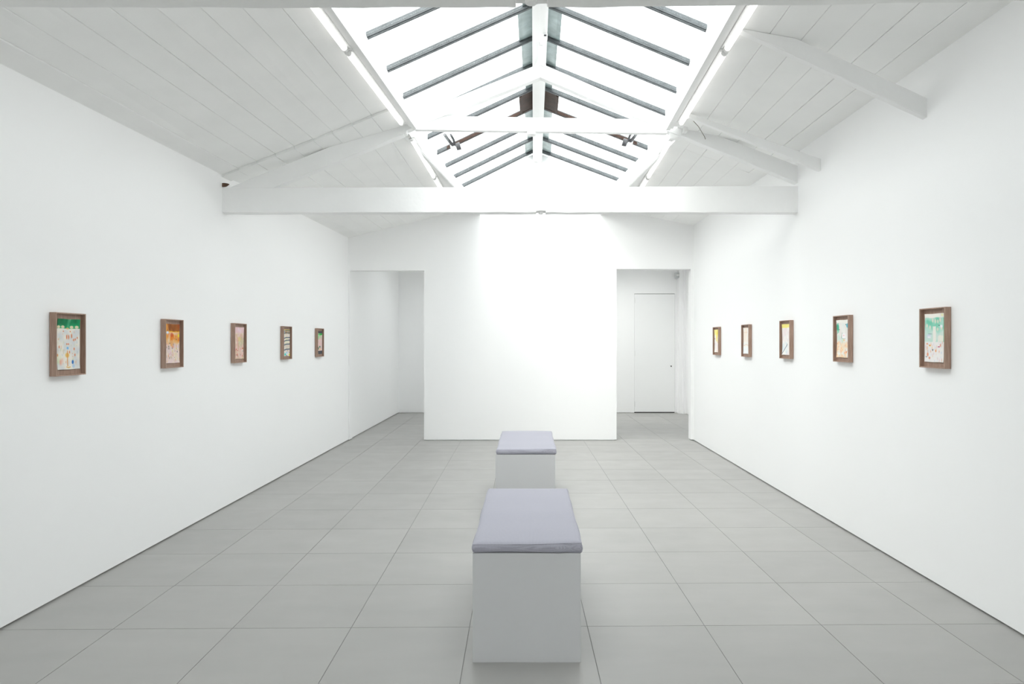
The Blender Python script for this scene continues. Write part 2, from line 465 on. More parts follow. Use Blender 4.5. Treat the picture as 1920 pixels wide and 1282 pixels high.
for side, nm, lab in ((-1, 'window_1', 'left glazed slope of the long ridge skylight'), (1, 'window_2', 'right glazed slope of the long ridge skylight')):
    wd = empty(nm, (0, 0, 0)); tag(wd, lab, 'skylight', kind='structure')
    for k, y in enumerate(BARS):
        bm_ = MB()
        # inverted T bar: slim web and wider foot under the glass
        bm_.hexa(gstrip(side, 0.0, 1.0, y - 0.017, y + 0.017, -0.024, -0.012))
        bm_.hexa(gstrip(side, 0.0, 1.0, y - 0.010, y + 0.010, -0.034, -0.022))
        bm_.hexa(gstrip(side, 0.0, 1.0, y - 0.005, y + 0.005, -0.012, 0.025))
        bm_.build('glazing_bar', M_BAR, wd)
        ya = y; yb = BARS[k - 1] if k else YB + 0.02
        if k:
            MB().hexa(gstrip(side, 0.0, 1.06, ya + 0.006, yb - 0.006, 0.0, 0.006)).build('pane', M_GLASS, wd)
            wv = 0.085 + 0.02 * math.sin(k * 2.1)
            MB().hexa(gstrip(side, -0.02, wv, ya + 0.006, yb - 0.006, 0.010, 0.016)).build('flashing', M_LEAD, wd)
    MB().hexa(gstrip(side, 0.0, 1.06, BARS[0] + 0.006, YB + 0.02, 0.0, 0.006)).build('pane', M_GLASS, wd)
    MB().hexa(gstrip(side, -0.02, 0.09, BARS[0] + 0.006, YB + 0.02, 0.010, 0.016)).build('flashing', M_LEAD, wd)
    # opaque roof deck closing the front end over the viewer
    MB().hexa(gstrip(side, -0.05, 1.06, YF - 0.1, Y0G, 0.0, 0.03)).build('roof_deck', M_CEIL, wd)

# ridge beam with a narrower fillet under it
def ribbon(name, mat, fn, ys, parent=None):
    """fn(y) -> ring of points; lofted along y"""
    return MB().loft([fn(y) for y in ys]).build(name, mat, parent)
ys = [YF + 0.4 * k for k in range(30)] + [YB + 0.02]
rb = ribbon('trim_2', M_TRIM, lambda y: [(ridge_x(y) - RW, y, 4.10), (ridge_x(y) + RW, y, 4.10), (ridge_x(y) + RW, y, 4.25), (ridge_x(y) - RW, y, 4.25)], ys)
tag(rb, 'white ridge beam running along the top of the skylight', 'ridge beam', kind='structure')
ribbon('ridge_fillet', M_TRIM, lambda y: [(ridge_x(y) + 0.0, y, 4.075), (ridge_x(y) + 0.05, y, 4.075), (ridge_x(y) + 0.05, y, 4.105), (ridge_x(y) + 0.0, y, 4.105)], ys, rb)

# linings between ceiling edge and glass
YT = 5.93
near = [YF, 0.0, 2.0, 3.82, 4.8, YT]
def lin(side, nm, lab, ys, bot, top, zbot, ztop):
    def ring(y):
        xb, xt = bot(y), top(y)
        s = side * 0.03
        zb = zbot; zt = ztop(y)
        return [(xb, y, zb), (xt, y, zt), (xt + s, y, zt + 0.02), (xb + s, y, zb)]
    return tag(ribbon(nm, M_TRIM, ring, ys), lab, 'lining', kind='structure')
def gz(side, x, y):
    a = ridge_x(y) + side * RW; b = glass_xl(y) if side < 0 else glass_xr(y)
    return lerp(ZRIDGE, ZGL if side < 0 else ZGR, (x - a) / (b - a))
lin(-1, 'trim_3', 'white upstand lining under the near left panes', near, lambda y: edge_l(y) + 0.11, lambda y: glass_xl(y) + 0.004, EZ, lambda y: gz(-1, glass_xl(y) + 0.004, y) - 0.005)
lin(1, 'trim_4', 'white upstand lining under the near right panes', near, lambda y: edge_r(y) - 0.115, lambda y: glass_xr(y) - 0.004, EZ, lambda y: gz(1, glass_xr(y) - 0.004, y) - 0.005)
far = [YT, 6.6, 7.3, 7.9, 8.5, 9.1, YB + 0.01]
fl_b = lambda y: -1.122 + 0.105 * (y - 5.95)
fl_t = lambda y: pw(y, [(5.95, -1.15), (7.9, -1.085), (9.66, -0.935)])
fr_b = lambda y: 1.372 - 0.083 * (y - 6.05)
fr_t = lambda y: pw(y, [(6.0, 1.345), (7.9, 1.395), (9.66, 1.272)])
lin(-1, 'trim_5', 'white tapering lining board under the far left panes', far, fl_b, fl_t, EZ - 0.03, lambda y: gz(-1, fl_t(y), y) - 0.036)
lin(1, 'trim_6', 'white tapering lining board under the far right panes', far, fr_b, fr_t, EZ - 0.03, lambda y: gz(1, fr_t(y), y) - 0.036)

# curb mouldings beneath the linings (stepped)
def curb(side, nm, lab, ys, edge, inner):
    s = -side      # towards the room centre
    def ring(y):
        e, i = edge(y), inner(y)
        w_ = abs(i - e)
        def X(f): return e + s * f * w_
        return [(X(-0.12), y, EZ + 0.05), (X(-0.12), y, EZ + 0.012), (X(0.45), y, EZ + 0.012), (X(0.45), y, EZ - 0.006), (X(0.68), y, EZ - 0.006),
                (X(0.68), y, EZ - 0.020), (X(1.0), y, EZ - 0.020), (X(1.0), y, EZ + 0.05)]
    return tag(ribbon(nm, M_TRIM, ring, ys), lab, 'moulding', kind='structure')
curb(-1, 'trim_7', 'stepped white moulding along the near left skylight edge', near, edge_l, lambda y: edge_l(y) + 0.11)
curb(1, 'trim_8', 'stepped white moulding along the near right skylight edge', near, edge_r, lambda y: edge_r(y) - 0.115)
far2 = [YT + 0.1, 6.6, 7.3, 7.9, 8.5, 9.1, YB + 0.01]
curb(-1, 'trim_9', 'wedge shaped white soffit beside the far left skylight lining', far2, edge_l, lambda y: max(edge_l(y) + 0.02, fl_b(y) + 0.004))
curb(1, 'trim_10', 'wedge shaped white soffit beside the far right skylight lining', far2, edge_r, lambda y: min(edge_r(y) - 0.02, fr_b(y) - 0.004))

# ------------------------------------------------------------------ roof trusses
def rough_beam(name, pts, parent, jit=0.002, mat=None, seed=0):
    """pts: list of (x, y_front, y_back, z_bottom, z_top)"""
    rnd = random.Random(seed)
    rings = []
    for x, yf, yb, zb, zt in pts:
        j = lambda: rnd.uniform(-jit, jit)
        c = 0.004
        rings.append([(x, yf + j(), zb + c + j()), (x, yf + c, zb + j()), (x, yb - c, zb + j()), (x, yb, zb + c + j()),
                      (x, yb, zt - c + j()), (x, yb - c, zt), (x, yf + c, zt), (x, yf + j(), zt - c + j())])
    return MB().loft(rings).build(name, mat or M_BEAM, parent)
def stations(x0, x1, n, fn): return [(lambda x: (x,) + fn(x))(lerp(x0, x1, k / n)) for k in range(n + 1)]

def make_truss(yc, skew, thick, zb_pts, zt_pts, notch, bolt, label, lead):
    """yc: y of the front face at x=0"""
    root = empty('roof_truss', (0, yc, 2.58))
    tag(root, label, 'roof truss', 'painted timber trusses')
    oy, oz = yc, 2.58
    def yf(x): return skew * x
    # tie beam with a notch
    n0, n1, nh = notch
    xs = sorted(set([lerp(XL - 0.05, XR + 0.05, k / 46) for k in range(47)] + [n0 - 0.0005, n0 + 0.0005, n1 - 0.0005, n1 + 0.0005]))
    st = []
    for x in xs:
        zb = pw(x, zb_pts) + (nh if n0 <= x <= n1 else 0.0)
        st.append((x, yf(x), yf(x) + thick, zb - oz, pw(x, zt_pts) - oz))
    rough_beam('tie_beam', st, root, 0.0022, seed=int(yc * 10))
    zb = pw(bolt, zb_pts)
    r_ = 0.021
    MB().tube([(bolt, thick * 0.45, zb - oz + 0.03), (bolt, thick * 0.45, zb - oz - 0.004 - (0.012 if lead else 0.0)), (bolt, thick * 0.45, zb - oz - 0.007 - (0.012 if lead else 0.0))], [r_, r_, r_ * 0.8], 16).build('bolt_head', M_BEAM, root)
    xo = glass_xl(yc) - glass_xl(5.93)
    xp = glass_xr(yc) - glass_xr(5.93)
    # principal rafters
    rough_beam('rafter', stations(-2.66, -1.10 + xo, 16, lambda x: (yf(x) + 0.006, yf(x) + 0.09, max(2.70, 3.272 + 0.427 * (x + 1.107)) - oz, 3.339 + 0.426 * (x + 1.31) - oz + 0.002)), root, 0.002, seed=3)
    rough_beam('rafter', stations(1.36 + xp, 2.45, 12, lambda x: (yf(x) + 0.006, yf(x) + 0.085, 3.307 - 0.39 * (x - 1.355) - oz, 3.421 - 0.363 * (x - 1.389) - oz)), root, 0.002, seed=4)
    # node blocks, collar of two planks, upper rafters, king stub
    for x, w_ in ((-1.105 + xo, 0.05), (1.325 + xp, 0.06)):
        MB().prism_xz([(x - w_, 3.27 - oz), (x + w_ * 0.6, 3.285 - oz), (x + w_, 3.40 - oz), (x - w_, 3.36 - oz)], yf(x) + 0.003, yf(x) + 0.088).build('node_block', M_BEAM, root, 0.004)
    x0, x1 = -1.10 + xo, 1.32 + xp
    rough_beam('collar_beam', stations(x0, x1, 20, lambda x: (yf(x) + 0.012, yf(x) + 0.06, 3.378 - oz, 3.444 - oz)), root, 0.0012, seed=5)
    rough_beam('collar_beam', stations(x0 + 0.10, x1 - 0.08, 20, lambda x: (yf(x) - 0.002, yf(x) + 0.05, 3.314 - oz, 3.376 - oz)), root, 0.0012, seed=6)
    MB().tube([(0.024, 0.025, 3.33 - oz), (0.024, 0.025, 3.292 - oz), (0.024, 0.025, 3.286 - oz)], [0.042, 0.042, 0.034], 20).build('bolt_head', M_BEAM, root)
    ax = ridge_x(yc) + 0.010
    rough_beam('upper_rafter', stations(x0 - 0.03, ax, 12, lambda x: (yf(x), yf(x) + 0.075, 3.796 - 0.415 * (ax - x) - oz, 3.921 - 0.425 * (ax - x) - oz)), root, 0.0015, seed=7)
    rough_beam('upper_rafter', stations(ax, x1 + 0.03, 12, lambda x: (yf(x), yf(x) + 0.075, 3.796 - 0.405 * (x - ax) - oz, 3.921 - 0.412 * (x - ax) - oz)), root, 0.0015, seed=8)
    MB().prism_xz([(ax - 0.055, 3.875 - oz), (ax, 3.90 - oz), (ax + 0.055, 3.875 - oz), (ax + 0.018, 3.96 - oz), (ax + 0.018, 4.10 - oz), (ax - 0.018, 4.10 - oz), (ax - 0.018, 3.96 - oz)], -0.004, 0.05).build('king_stub', M_BEAM, root, 0.003)
    return root
make_truss(5.93, 0.047, 0.10, [(XL, 2.572), (0.0, 2.597), (XR, 2.619)], [(XL, 2.79), (0, 2.819), (XR, 2.86)],
           (0.068, 0.153, 0.013), 0.110, 'white timber roof truss with tie beam spanning mid-room', False)
make_truss(2.16, 0.0, 0.12, [(XL, 2.588), (-0.4, 2.586), (0.3, 2.588), (0.8, 2.594), (XR, 2.622)], [(XL, 2.81), (0, 2.82), (XR, 2.86)],
           (-0.043, 0.063, 0.014), 0.009, 'white timber roof truss nearest the viewer along the top edge', True)
# small fitting with dark clips at the truss apex
ft = empty('junction_box', (ridge_x(5.7) + 0.045, 5.72, 4.055)); tag(ft, 'tiny white junction box under the skylight ridge', 'junction box')
MB().box(-0.02, 0.02, -0.03, 0.03, -0.02, 0.02).build('housing', M_PLASTIC, ft, 0.004)
MB().box(-0.010, 0.010, -0.034, -0.028, -0.006, 0.006).build('socket', M_GEAR, ft)

# loose rafters on the right ceiling
def loose(y, th, xa, xb, bot, top, label):
    r0 = empty('rafter', (xb, y, bot(xb))); tag(r0, label, 'rafter', 'single rafters on the right ceiling')
    o = rough_beam('beam', stations(xa - xb, 0.02, 14, lambda x: (0.0, th, bot(x + xb) - bot(xb), top(x + xb) - bot(xb))), r0, 0.0018, seed=int(y * 7))
    return r0
def ceil_r(x, y): return lerp(wall_top_r(y), EZ + 0.02, (x - XR - 0.02) / (edge_r(y) - XR - 0.02)) + 0.001
lf = loose(5.57, 0.05, 1.335, XR, lambda x: lerp(3.324, 2.880, (x - 1.334) / 1.09), lambda x: min(lerp(3.356, 2.977, (x - 1.334) / 1.09), ceil_r(x, 5.6)), 'white rafter just in front of the mid-room truss on the right')
ln = loose(4.085, 0.052, 1.30, XR, lambda x: lerp(3.350, 2.822, (x - 1.30) / 1.13), lambda x: min(lerp(3.455, 2.941, (x - 1.30) / 1.13), ceil_r(x, 4.1)), 'white rafter nearest the viewer under the right ceiling')

# ------------------------------------------------------------------ fluorescent battens along the skylight edges
def batten(side, y0, y1, xf, z, label):
    c = (y0 + y1) / 2
    xc = xf(c)
    ang = math.atan2(xf(y1) - xf(y0), y1 - y0)
    root = empty('fluorescent_batten', (xc, c, z), (0, 0, -ang))
    tag(root, label, 'fluorescent light', 'fluorescent battens along the skylight')
    h = (y1 - y0) / 2
    s = -side
    MB().prism_xy([(s * 0.012, -h), (s * 0.05, -h), (s * 0.05, h), (s * 0.012, h)], -0.012, 0.012).build('housing', M_PLASTIC, root, 0.004)
    MB().tube([(s * 0.016, -h + 0.035, -0.022), (s * 0.016, h - 0.035, -0.022)], 0.019, 14).build('tube', M_TUBE, root)
    for e in (-1, 1):
        MB().tube([(s * 0.016, e * (h - 0.036), -0.022), (s * 0.016, e * (h - 0.012), -0.022), (s * 0.016, e * (h - 0.008), -0.020)], [0.021, 0.021, 0.012], 12).build('end_cap', M_PLASTIC, root)
    return root
for side, nm, xf in ((-1, 'left', edge_l), (1, 'right', edge_r)):
    for q, (a, b) in enumerate(((2.86, 4.30), (4.31, 5.76))):
        batten(side, a, b, xf, EZ, 'fluorescent tube batten on the %s skylight edge, %s' % (nm, ('second in front of the mid-room truss' if q == 0 else 'just in front of the mid-room truss')))
    for q, (a, b) in enumerate(((6.16, 7.62), (7.64, 9.10))):
        batten(side, a, b, xf, EZ, 'fluorescent tube batten on the %s skylight edge, %s' % (nm, ('just beyond the mid-room truss' if q == 0 else 'nearest the back wall')))

# ------------------------------------------------------------------ opening vents with brown timber frames and winders
for side, nm in ((-1, 'left'), (1, 'right')):
    v = empty('roof_vent', gpt(side, 0.4, 7.58, 0)); tag(v, 'brown timber framed opening vent in the %s glazed slope' % nm, 'roof vent', 'opening vents either side of the ridge')
    ox, oy, oz = v.location
    def loc(pts): return [(p[0] - ox, p[1] - oy, p[2] - oz) for p in pts]
    ya, yb = BARS[4] + 0.0, BARS[3] + 0.0      # 7.28 .. 7.88
    MB().hexa(loc(gstrip(side, 0.0, 0.105, ya + 0.02, yb - 0.02, -0.030, -0.004))).build('top_rail', M_BROWN, v)
    MB().hexa(loc(gstrip(side, 0.0, 0.89, yb - 0.055, yb - 0.018, -0.034, -0.004))).build('side_rail', M_BROWN, v)
    MB().hexa(loc(gstrip(side, 0.105, 0.13, ya + 0.03, yb - 0.03, -0.038, -0.01))).build('inner_bead', M_BROWN, v)
    # winder: two arms, gear box, plate, cord
    g = Vector(gpt(side, 0.80, 7.80, -0.03))
    wn = empty('window_winder', g); tag(wn, 'dark metal winder gear hanging under the %s roof vent' % nm, 'winder', 'vent winders')
    s = side
    for dx, r_ in ((0.085, 0.019), (0.015, 0.014)):
        MB().tube([(s * (dx + 0.02), -0.16, 0.055), (s * (dx * 0.9), -0.05, 0.03), (s * dx * 0.3, 0.0, -0.025)], r_, 8).build('arm', M_GEAR, wn)
    MB().tube([(s * -0.06, 0.0, -0.025), (s * -0.01, 0.0, -0.04)], [0.046, 0.042], 12).build('gear_box', M_GEAR, wn, 0.004)
    MB().prism_xz([(s * -0.01, -0.085), (s * 0.05, -0.07), (s * 0.065, 0.0), (s * 0.0, 0.0)], -0.014, 0.014).build('bracket', M_SENSOR, wn, 0.003)
    MB().tube([(s * 0.02, 0, -0.07), (s * 0.012, 0, -0.09), (s * 0.0, 0, -0.115)], 0.0022, 6).build('cord', M_CORD, wn)

# ------------------------------------------------------------------ framed drawings
def srgb(c): 
    c = np.asarray(c, dtype=float) / 255.0
    return np.where(c <= 0.04045, c / 12.92, ((c + 0.055) / 1.055) ** 2.4)

class Sheet:
    W, H = 57, 87
    def __init__(self, base, seed):
        self.r = np.random.RandomState(seed)
        self.a = np.zeros((self.H, self.W, 3)); self.a[:] = base
        self.u, self.v = np.meshgrid((np.arange(self.W) + .5) / self.W, (np.arange(self.H) + .5) / self.H)
    def mix(self, m, c):
        m = np.clip(m, 0, 1)[..., None]; self.a = self.a * (1 - m) + np.array(c, float) * m
    def noise(self, nx, ny):
        g = self.r.rand(ny + 2, nx + 2)
        x = self.u * nx; y = self.v * ny; i = x.astype(int); j = y.astype(int); fx = x - i; fy = y - j
        return (g[j, i] * (1 - fx) + g[j, i + 1] * fx) * (1 - fy) + (g[j + 1, i] * (1 - fx) + g[j + 1, i + 1] * fx) * fy
    def rect(self, u0, v0, u1, v1, c, s=1.0, rag=0.0):
        n = (self.noise(9, 9) - .5) * rag
        self.mix(((self.u >= u0 + n) & (self.u <= u1 + n) & (self.v >= v0 + n) & (self.v <= v1 + n)) * s, c)
    def wash(self, u0, v0, u1, v1, c, s=0.8, k=8):
        n = (self.noise(7, 7) - .5) * .16
        su = np.clip((self.u + n - u0) / .08 + (u0 <= 0) * 9, 0, 1) * np.clip((u1 - self.u + n) / .08 + (u1 >= 1) * 9, 0, 1)
        sv = np.clip((self.v + n - v0) / .07 + (v0 <= 0) * 9, 0, 1) * np.clip((v1 - self.v + n) / .07 + (v1 >= 1) * 9, 0, 1)
        self.mix(su * sv * s * np.clip(self.noise(k, k) * 1.8 - .35, 0, 1), c)
    def blob(self, u, v, ru, rv, c, s=1.0):
        d = ((self.u - u) / ru) ** 2 + ((self.v - v) / rv) ** 2
        self.mix(np.clip(1.6 - 1.3 * d, 0, 1) * s, c)
    def line(self, p, q, w, c, s=1.0):
        p = np.array(p); q = np.array(q); asp = 1.5
        dx, dy = q[0] - p[0], (q[1] - p[1]) * asp
        t = np.clip(((self.u - p[0]) * dx + (self.v - p[1]) * asp * dy) / (dx * dx + dy * dy), 0, 1)
        d = np.hypot(self.u - p[0] - t * dx, (self.v - p[1]) * asp - t * dy)
        self.mix(np.clip(1.5 - d / w, 0, 1) * s, c)
    def marks(self, n, v0, v1, cols, ru=(.012, .03), rv=(.012, .04), s=.8, u0=.04, u1=.96):
        for _ in range(n):
            self.blob(self.r.uniform(u0, u1), self.r.uniform(v0, v1), self.r.uniform(*ru), self.r.uniform(*rv), cols[self.r.randint(len(cols))], s * self.r.uniform(.5, 1))
    def out(self): return srgb(self.a)

PAPER = (240, 237, 230)
def art(k):
    if k == 0:
        s = Sheet((234, 229, 218), 1)
        s.wash(0, .2, 1, 1, (205, 210, 214), .7); s.marks(60, .24, .98, [(226, 170, 130), (210, 200, 175), (190, 205, 215), (214, 214, 170)], s=.7)
        s.rect(0, 0, 1, .2, (20, 150, 95)); s.wash(0, 0, 1, .18, (0, 105, 65), .9, 6); s.wash(.45, 0, .62, .2, (150, 205, 165), 1)
        for u in (.07, .27, .66, .88): s.blob(u, .165, .09, .032, (222, 216, 178)); s.blob(u + .02, .17, .05, .02, (235, 205, 180), .7)
        s.blob(.48, .19, .07, .015, (222, 180, 110))
        for u, v, h in ((.45, .36, .05), (.53, .36, .05), (.66, .34, .05), (.3, .25, .015), (.6, .25, .015), (.75, .42, .03), (.82, .41, .025), (.9, .38, .02), (.45, .5, .02), (.52, .5, .02), (.12, .56, .03), (.76, .6, .03), (.56, .66, .03), (.04, .72, .03), (.8, .72, .03)):
            s.blob(u, v, .028, h, (222, 118, 62), .85)
        s.blob(.46, .72, .09, .05, (226, 178, 70), .8); s.line((.47, .64), (.47, .93), .02, (224, 150, 80), .9); s.blob(.5, .955, .1, .018, (222, 170, 60)); s.blob(.5, .95, .06, .008, (240, 235, 225))
        s.blob(.48, .58, .05, .03, (120, 180, 225)); s.blob(.7, .86, .05, .045, (40, 110, 185)); s.blob(.73, .94, .06, .04, (160, 195, 225), .7)
        s.wash(.03, .7, .25, .9, (190, 210, 130), .9); s.wash(.12, .8, .3, .92, (230, 150, 120), .7)
    elif k == 1:
        s = Sheet((232, 215, 195), 2)
        s.wash(0, .2, 1, .6, (225, 140, 40), 1, 7); s.wash(0, .2, 1, .45, (225, 110, 30), .7, 5); s.wash(0, .45, 1, 1, (225, 200, 205), .8, 9)
        for _ in range(46):
            u = s.r.rand(); v = s.r.uniform(.25, .92); s.line((u, v), (u + s.r.uniform(-.04, .04), v + s.r.uniform(.05, .16)), .012, [(240, 232, 220), (205, 150, 80), (225, 190, 120), (200, 190, 190)][s.r.randint(4)], .7)
        s.rect(0, 0, 1, .2, (166, 96, 34)); s.wash(.2, .0, 1, .18, (128, 70, 24), .8, 6); s.wash(.6, .02, 1, .16, (190, 80, 30), .6, 5)
        s.rect(0, 0, .09, .42, (232, 160, 50), .85, .05); s.line((.08, .02), (.24, .2), .02, (215, 150, 80)); s.rect(.22, .185, 1, .215, (238, 178, 50), .9, .02)
        s.blob(.13, .225, .11, .038, (205, 214, 232)); s.blob(.11, .22, .05, .02, (240, 244, 250)); s.blob(.95, .3, .05, .05, (236, 214, 40)); s.blob(.47, .28, .1, .06, (200, 70, 30), .7)
        for u, v in ((.8, .4), (.32, .5), (.24, .58), (.25, .64), (.86, .72), (.5, .62)): s.blob(u, v, .035, .018, (84, 82, 84), .85)
        s.marks(30, .5, .98, [(90, 90, 100), (220, 90, 50), (214, 214, 60), (205, 110, 150)], s=.75)
    elif k == 2:
        s = Sheet((226, 208, 196), 3)
        s.wash(0, .15, 1, 1, (205, 178, 130), .7, 12); s.wash(0, .2, 1, 1, (222, 170, 170), .6, 10); s.wash(.4, .3, 1, .6, (176, 190, 140), .7, 12)
        for _ in range(60):
            u = s.r.rand(); v = s.r.uniform(.2, .95); s.line((u, v), (u + s.r.uniform(-.03, .03), v + s.r.uniform(.02, .08)), .010, [(242, 232, 222), (206, 150, 110), (160, 150, 120), (222, 200, 150)][s.r.randint(4)], .6)
        s.rect(0, 0, 1, .19, (226, 192, 196), .9, .03); s.wash(.2, .04, .8, .22, (232, 214, 226), .9, 5); s.blob(.55, .38, .2, .08, (224, 200, 120), .5)
        s.marks(16, .62, .96, [(198, 62, 34), (200, 90, 60), (90, 60, 50)], s=.9); s.blob(.2, .70, .05, .02, (200, 70, 40)); s.blob(.36, .74, .05, .02, (200, 70, 60)); s.blob(.92, .68, .05, .03, (205, 110, 50)); s.blob(.9, .75, .05, .04, (238, 232, 228)); s.blob(.92, .76, .025, .02, (90, 70, 55))
    elif k == 3:
        s = Sheet((224, 218, 212), 4)
        s.wash(0, .1, 1, .9, (220, 196, 200), .8, 7); s.wash(.2, .1, 1, .8, (226, 226, 180), .6, 8); s.rect(0, 0, 1, .035, (222, 196, 92), .9); s.wash(.3, .05, 1, .14, (232, 160, 60), 1, 4)
        for u in (.35, .48, .58, .68, .78, .88): s.line((u, .58), (u, .74), .015, (190, 186, 150), .8)
        for v0, v1, w_ in ((.075, .045, .024), (.13, .11, .02), (.165, .15, .016), (.345, .30, .024), (.46, .40, .024), (.60, .545, .026), (.79, .74, .026)):
            s.line((0, v0), (.45, (v0 + v1) / 2 - .01), w_, (58, 82, 100)); s.line((.45, (v0 + v1) / 2 - .01), (1, v1), w_, (58, 82, 100))
        s.blob(.3, .94, .14, .05, (70, 205, 195)); s.blob(.55, .88, .12, .04, (150, 205, 226)); s.blob(.95, .96, .08, .05, (238, 220, 40)); s.blob(.7, .8, .08, .03, (176, 160, 110), .8); s.blob(.5, .98, .06, .02, (80, 90, 90)); s.blob(.95, .87, .03, .02, (70, 60, 60)); s.blob(.1, .6, .1, .03, (150, 205, 185), .8)
    elif k == 4:
        s = Sheet((226, 208, 205), 5)
        s.wash(0, .12, 1, .86, (226, 180, 176), .7, 9); s.wash(0, .1, 1, .35, (150, 215, 150), 1, 6); s.rect(.1, .1, 1, .16, (50, 178, 70), .7, .1); s.blob(.8, .14, .15, .05, (24, 170, 50)); s.wash(0, .55, .2, .9, (222, 205, 120), .9, 6)
        s.blob(.25, .76, .1, .07, (38, 110, 75)); s.blob(.55, .69, .13, .05, (30, 118, 85)); s.blob(.6, .8, .14, .05, (232, 190, 130)); s.marks(24, .2, .85, [(220, 140, 110), (200, 170, 200), (120, 150, 120)], s=.7)
        s.rect(0, 0, 1, .10, (66, 70, 76)); s.rect(0, .865, 1, 1, (66, 70, 76))
    elif k == 5:
        s = Sheet(PAPER, 6)
        s.rect(0, 0, 1, .22, (246, 226, 110), .9, .08); s.wash(.3, .1, 1, .6, (246, 224, 90), 1, 5); s.wash(0, 0, .5, .3, (250, 244, 190), .8, 4); s.wash(0, .5, 1, .95, (232, 214, 222), .7, 8)
        s.marks(14, .35, .6, [(226, 150, 150), (205, 170, 200)], s=.6); s.blob(.06, .4, .06, .03, (226, 130, 120), .8); s.blob(.6, .95, .2, .03, (240, 190, 180), .6)
    elif k == 6:
        s = Sheet((240, 239, 235), 7)
        s.wash(0, 0, 1, .6, (240, 226, 212), .8, 5); s.line((.1, .19), (.75, .18), .015, (232, 205, 185), .8); s.line((.5, .02), (.55, .6), .015, (236, 206, 188), .6); s.line((.8, .2), (.82, .6), .014, (226, 210, 205), .8)
        for u in (.1, .22, .4, .52, .66, .8, .92): s.blob(u, .675 + .02 * math.sin(u * 9), .06, .014, (238, 190, 150), .8)
        s.blob(.86, .26, .03, .015, (150, 152, 160)); s.blob(.86, .33, .035, .02, (120, 124, 135)); s.rect(0, .76, 1, 1, (236, 240, 242), .8); s.wash(.1, .55, .6, .65, (200, 215, 225), .6)
    elif k == 7:
        s = Sheet((238, 236, 232), 8)
        s.wash(0, .1, 1, .6, (232, 214, 214), .7, 7); s.wash(0, .55, .7, .95, (200, 218, 228), .8, 5); s.wash(.5, .75, 1, 1, (232, 216, 222), .7, 6)
        s.rect(0, 0, 1, .12, (245, 232, 130), .95, .03); s.wash(0, 0, .5, .1, (238, 216, 100), .7, 4)
        s.blob(.95, .4, .04, .03, (236, 190, 165), .7); s.marks(14, .2, .7, [(226, 190, 190), (190, 210, 222), (222, 214, 200)], s=.6)
        s.line((.0, .97), (.66, .66), .020, (96, 108, 120)); s.line((.62, .68), (.72, .64), .010, (190, 170, 140))
    elif k == 8:
        s = Sheet((236, 235, 230), 9)
        s.wash(0, .1, 1, .7, (226, 220, 214), .7, 6); s.wash(0, .55, 1, 1, (246, 210, 168), .9, 10); s.wash(0, .4, .6, .6, (196, 224, 210), .8, 5)
        s.rect(0, .12, .22, .36, (110, 196, 166), .7, .16); s.blob(.08, .2, .12, .09, (66, 170, 136), .9); s.wash(.5, .1, 1, .3, (120, 200, 205), 1, 4); s.blob(.93, .16, .12, .06, (80, 180, 200)); s.blob(.2, .26, .05, .012, (60, 80, 90)); s.blob(.78, .13, .05, .015, (60, 110, 120))
        s.rect(0, 0, 1, .085, (242, 240, 232)); s.line((.45, .36), (.4, .48), .02, (120, 150, 135)); s.rect(.44, .37, .76, .49, (244, 240, 240)); s.blob(.6, .42, .06, .02, (236, 176, 176), .8); s.line((.42, .5), (.74, .5), .012, (170, 180, 172))
        s.marks(50, .58, .98, [(240, 186, 110), (236, 168, 140), (226, 140, 80), (196, 206, 222)], s=.75); s.blob(.82, .86, .05, .03, (226, 130, 80)); s.blob(.62, .54, .08, .02, (238, 196, 130))
    else:
        s = Sheet((236, 234, 230), 10)
        s.rect(0, .085, 1, .58, (176, 220, 204), .9, .03); s.wash(0, .08, 1, .40, (110, 200, 170), .9, 6); s.wash(0, .3, 1, .62, (216, 226, 220), 1, 6); s.rect(.97, .1, 1, .58, (60, 186, 146)); s.line((.75, .585), (1, .585), .018, (70, 180, 140))
        for u, v, h in ((.42, .14, .05), (.56, .16, .05), (.68, .17, .045), (.80, .14, .05), (.12, .25, .04), (.28, .28, .04), (.86, .3, .05), (.66, .33, .04)): s.blob(u, v, .045, h, (238, 222, 206), .85)
        s.rect(.42, .27, .58, .58, (238, 234, 226), .95, .02); s.rect(.68, .46, .96, .6, (236, 232, 222), .9, .03); s.blob(.22, .47, .12, .05, (206, 216, 226)); s.blob(.28, .42, .1, .01, (120, 150, 160)); s.rect(.16, .47, .3, .5, (240, 240, 240), .9)
        s.blob(.74, .25, .03, .012, (50, 80, 80)); s.blob(.85, .27, .07, .03, (240, 240, 244))
        s.rect(0, .59, 1, 1, (236, 232, 230), .7, .03); s.marks(56, .6, .98, [(238, 200, 160), (222, 206, 224), (232, 170, 140), (200, 210, 226)], s=.75)
        s.blob(.13, .63, .04, .02, (232, 150, 110)); s.blob(.26, .66, .045, .02, (238, 170, 60)); s.blob(.15, .85, .045, .045, (230, 140, 100), .85); s.blob(.24, .92, .05, .025, (228, 140, 105), .85); s.blob(.09, .9, .04, .015, (140, 150, 165)); s.blob(.72, .69, .06, .015, (200, 80, 120)); s.blob(.4, .75, .03, .02, (70, 70, 80)); s.blob(.56, .77, .035, .03, (236, 160, 100)); s.blob(.82, .66, .03, .04, (222, 150, 130)); s.blob(.92, .04, .07, .03, (240, 238, 190), .9)
        s.rect(0, 0, .8, .085, (244, 241, 233))
    return s.out()

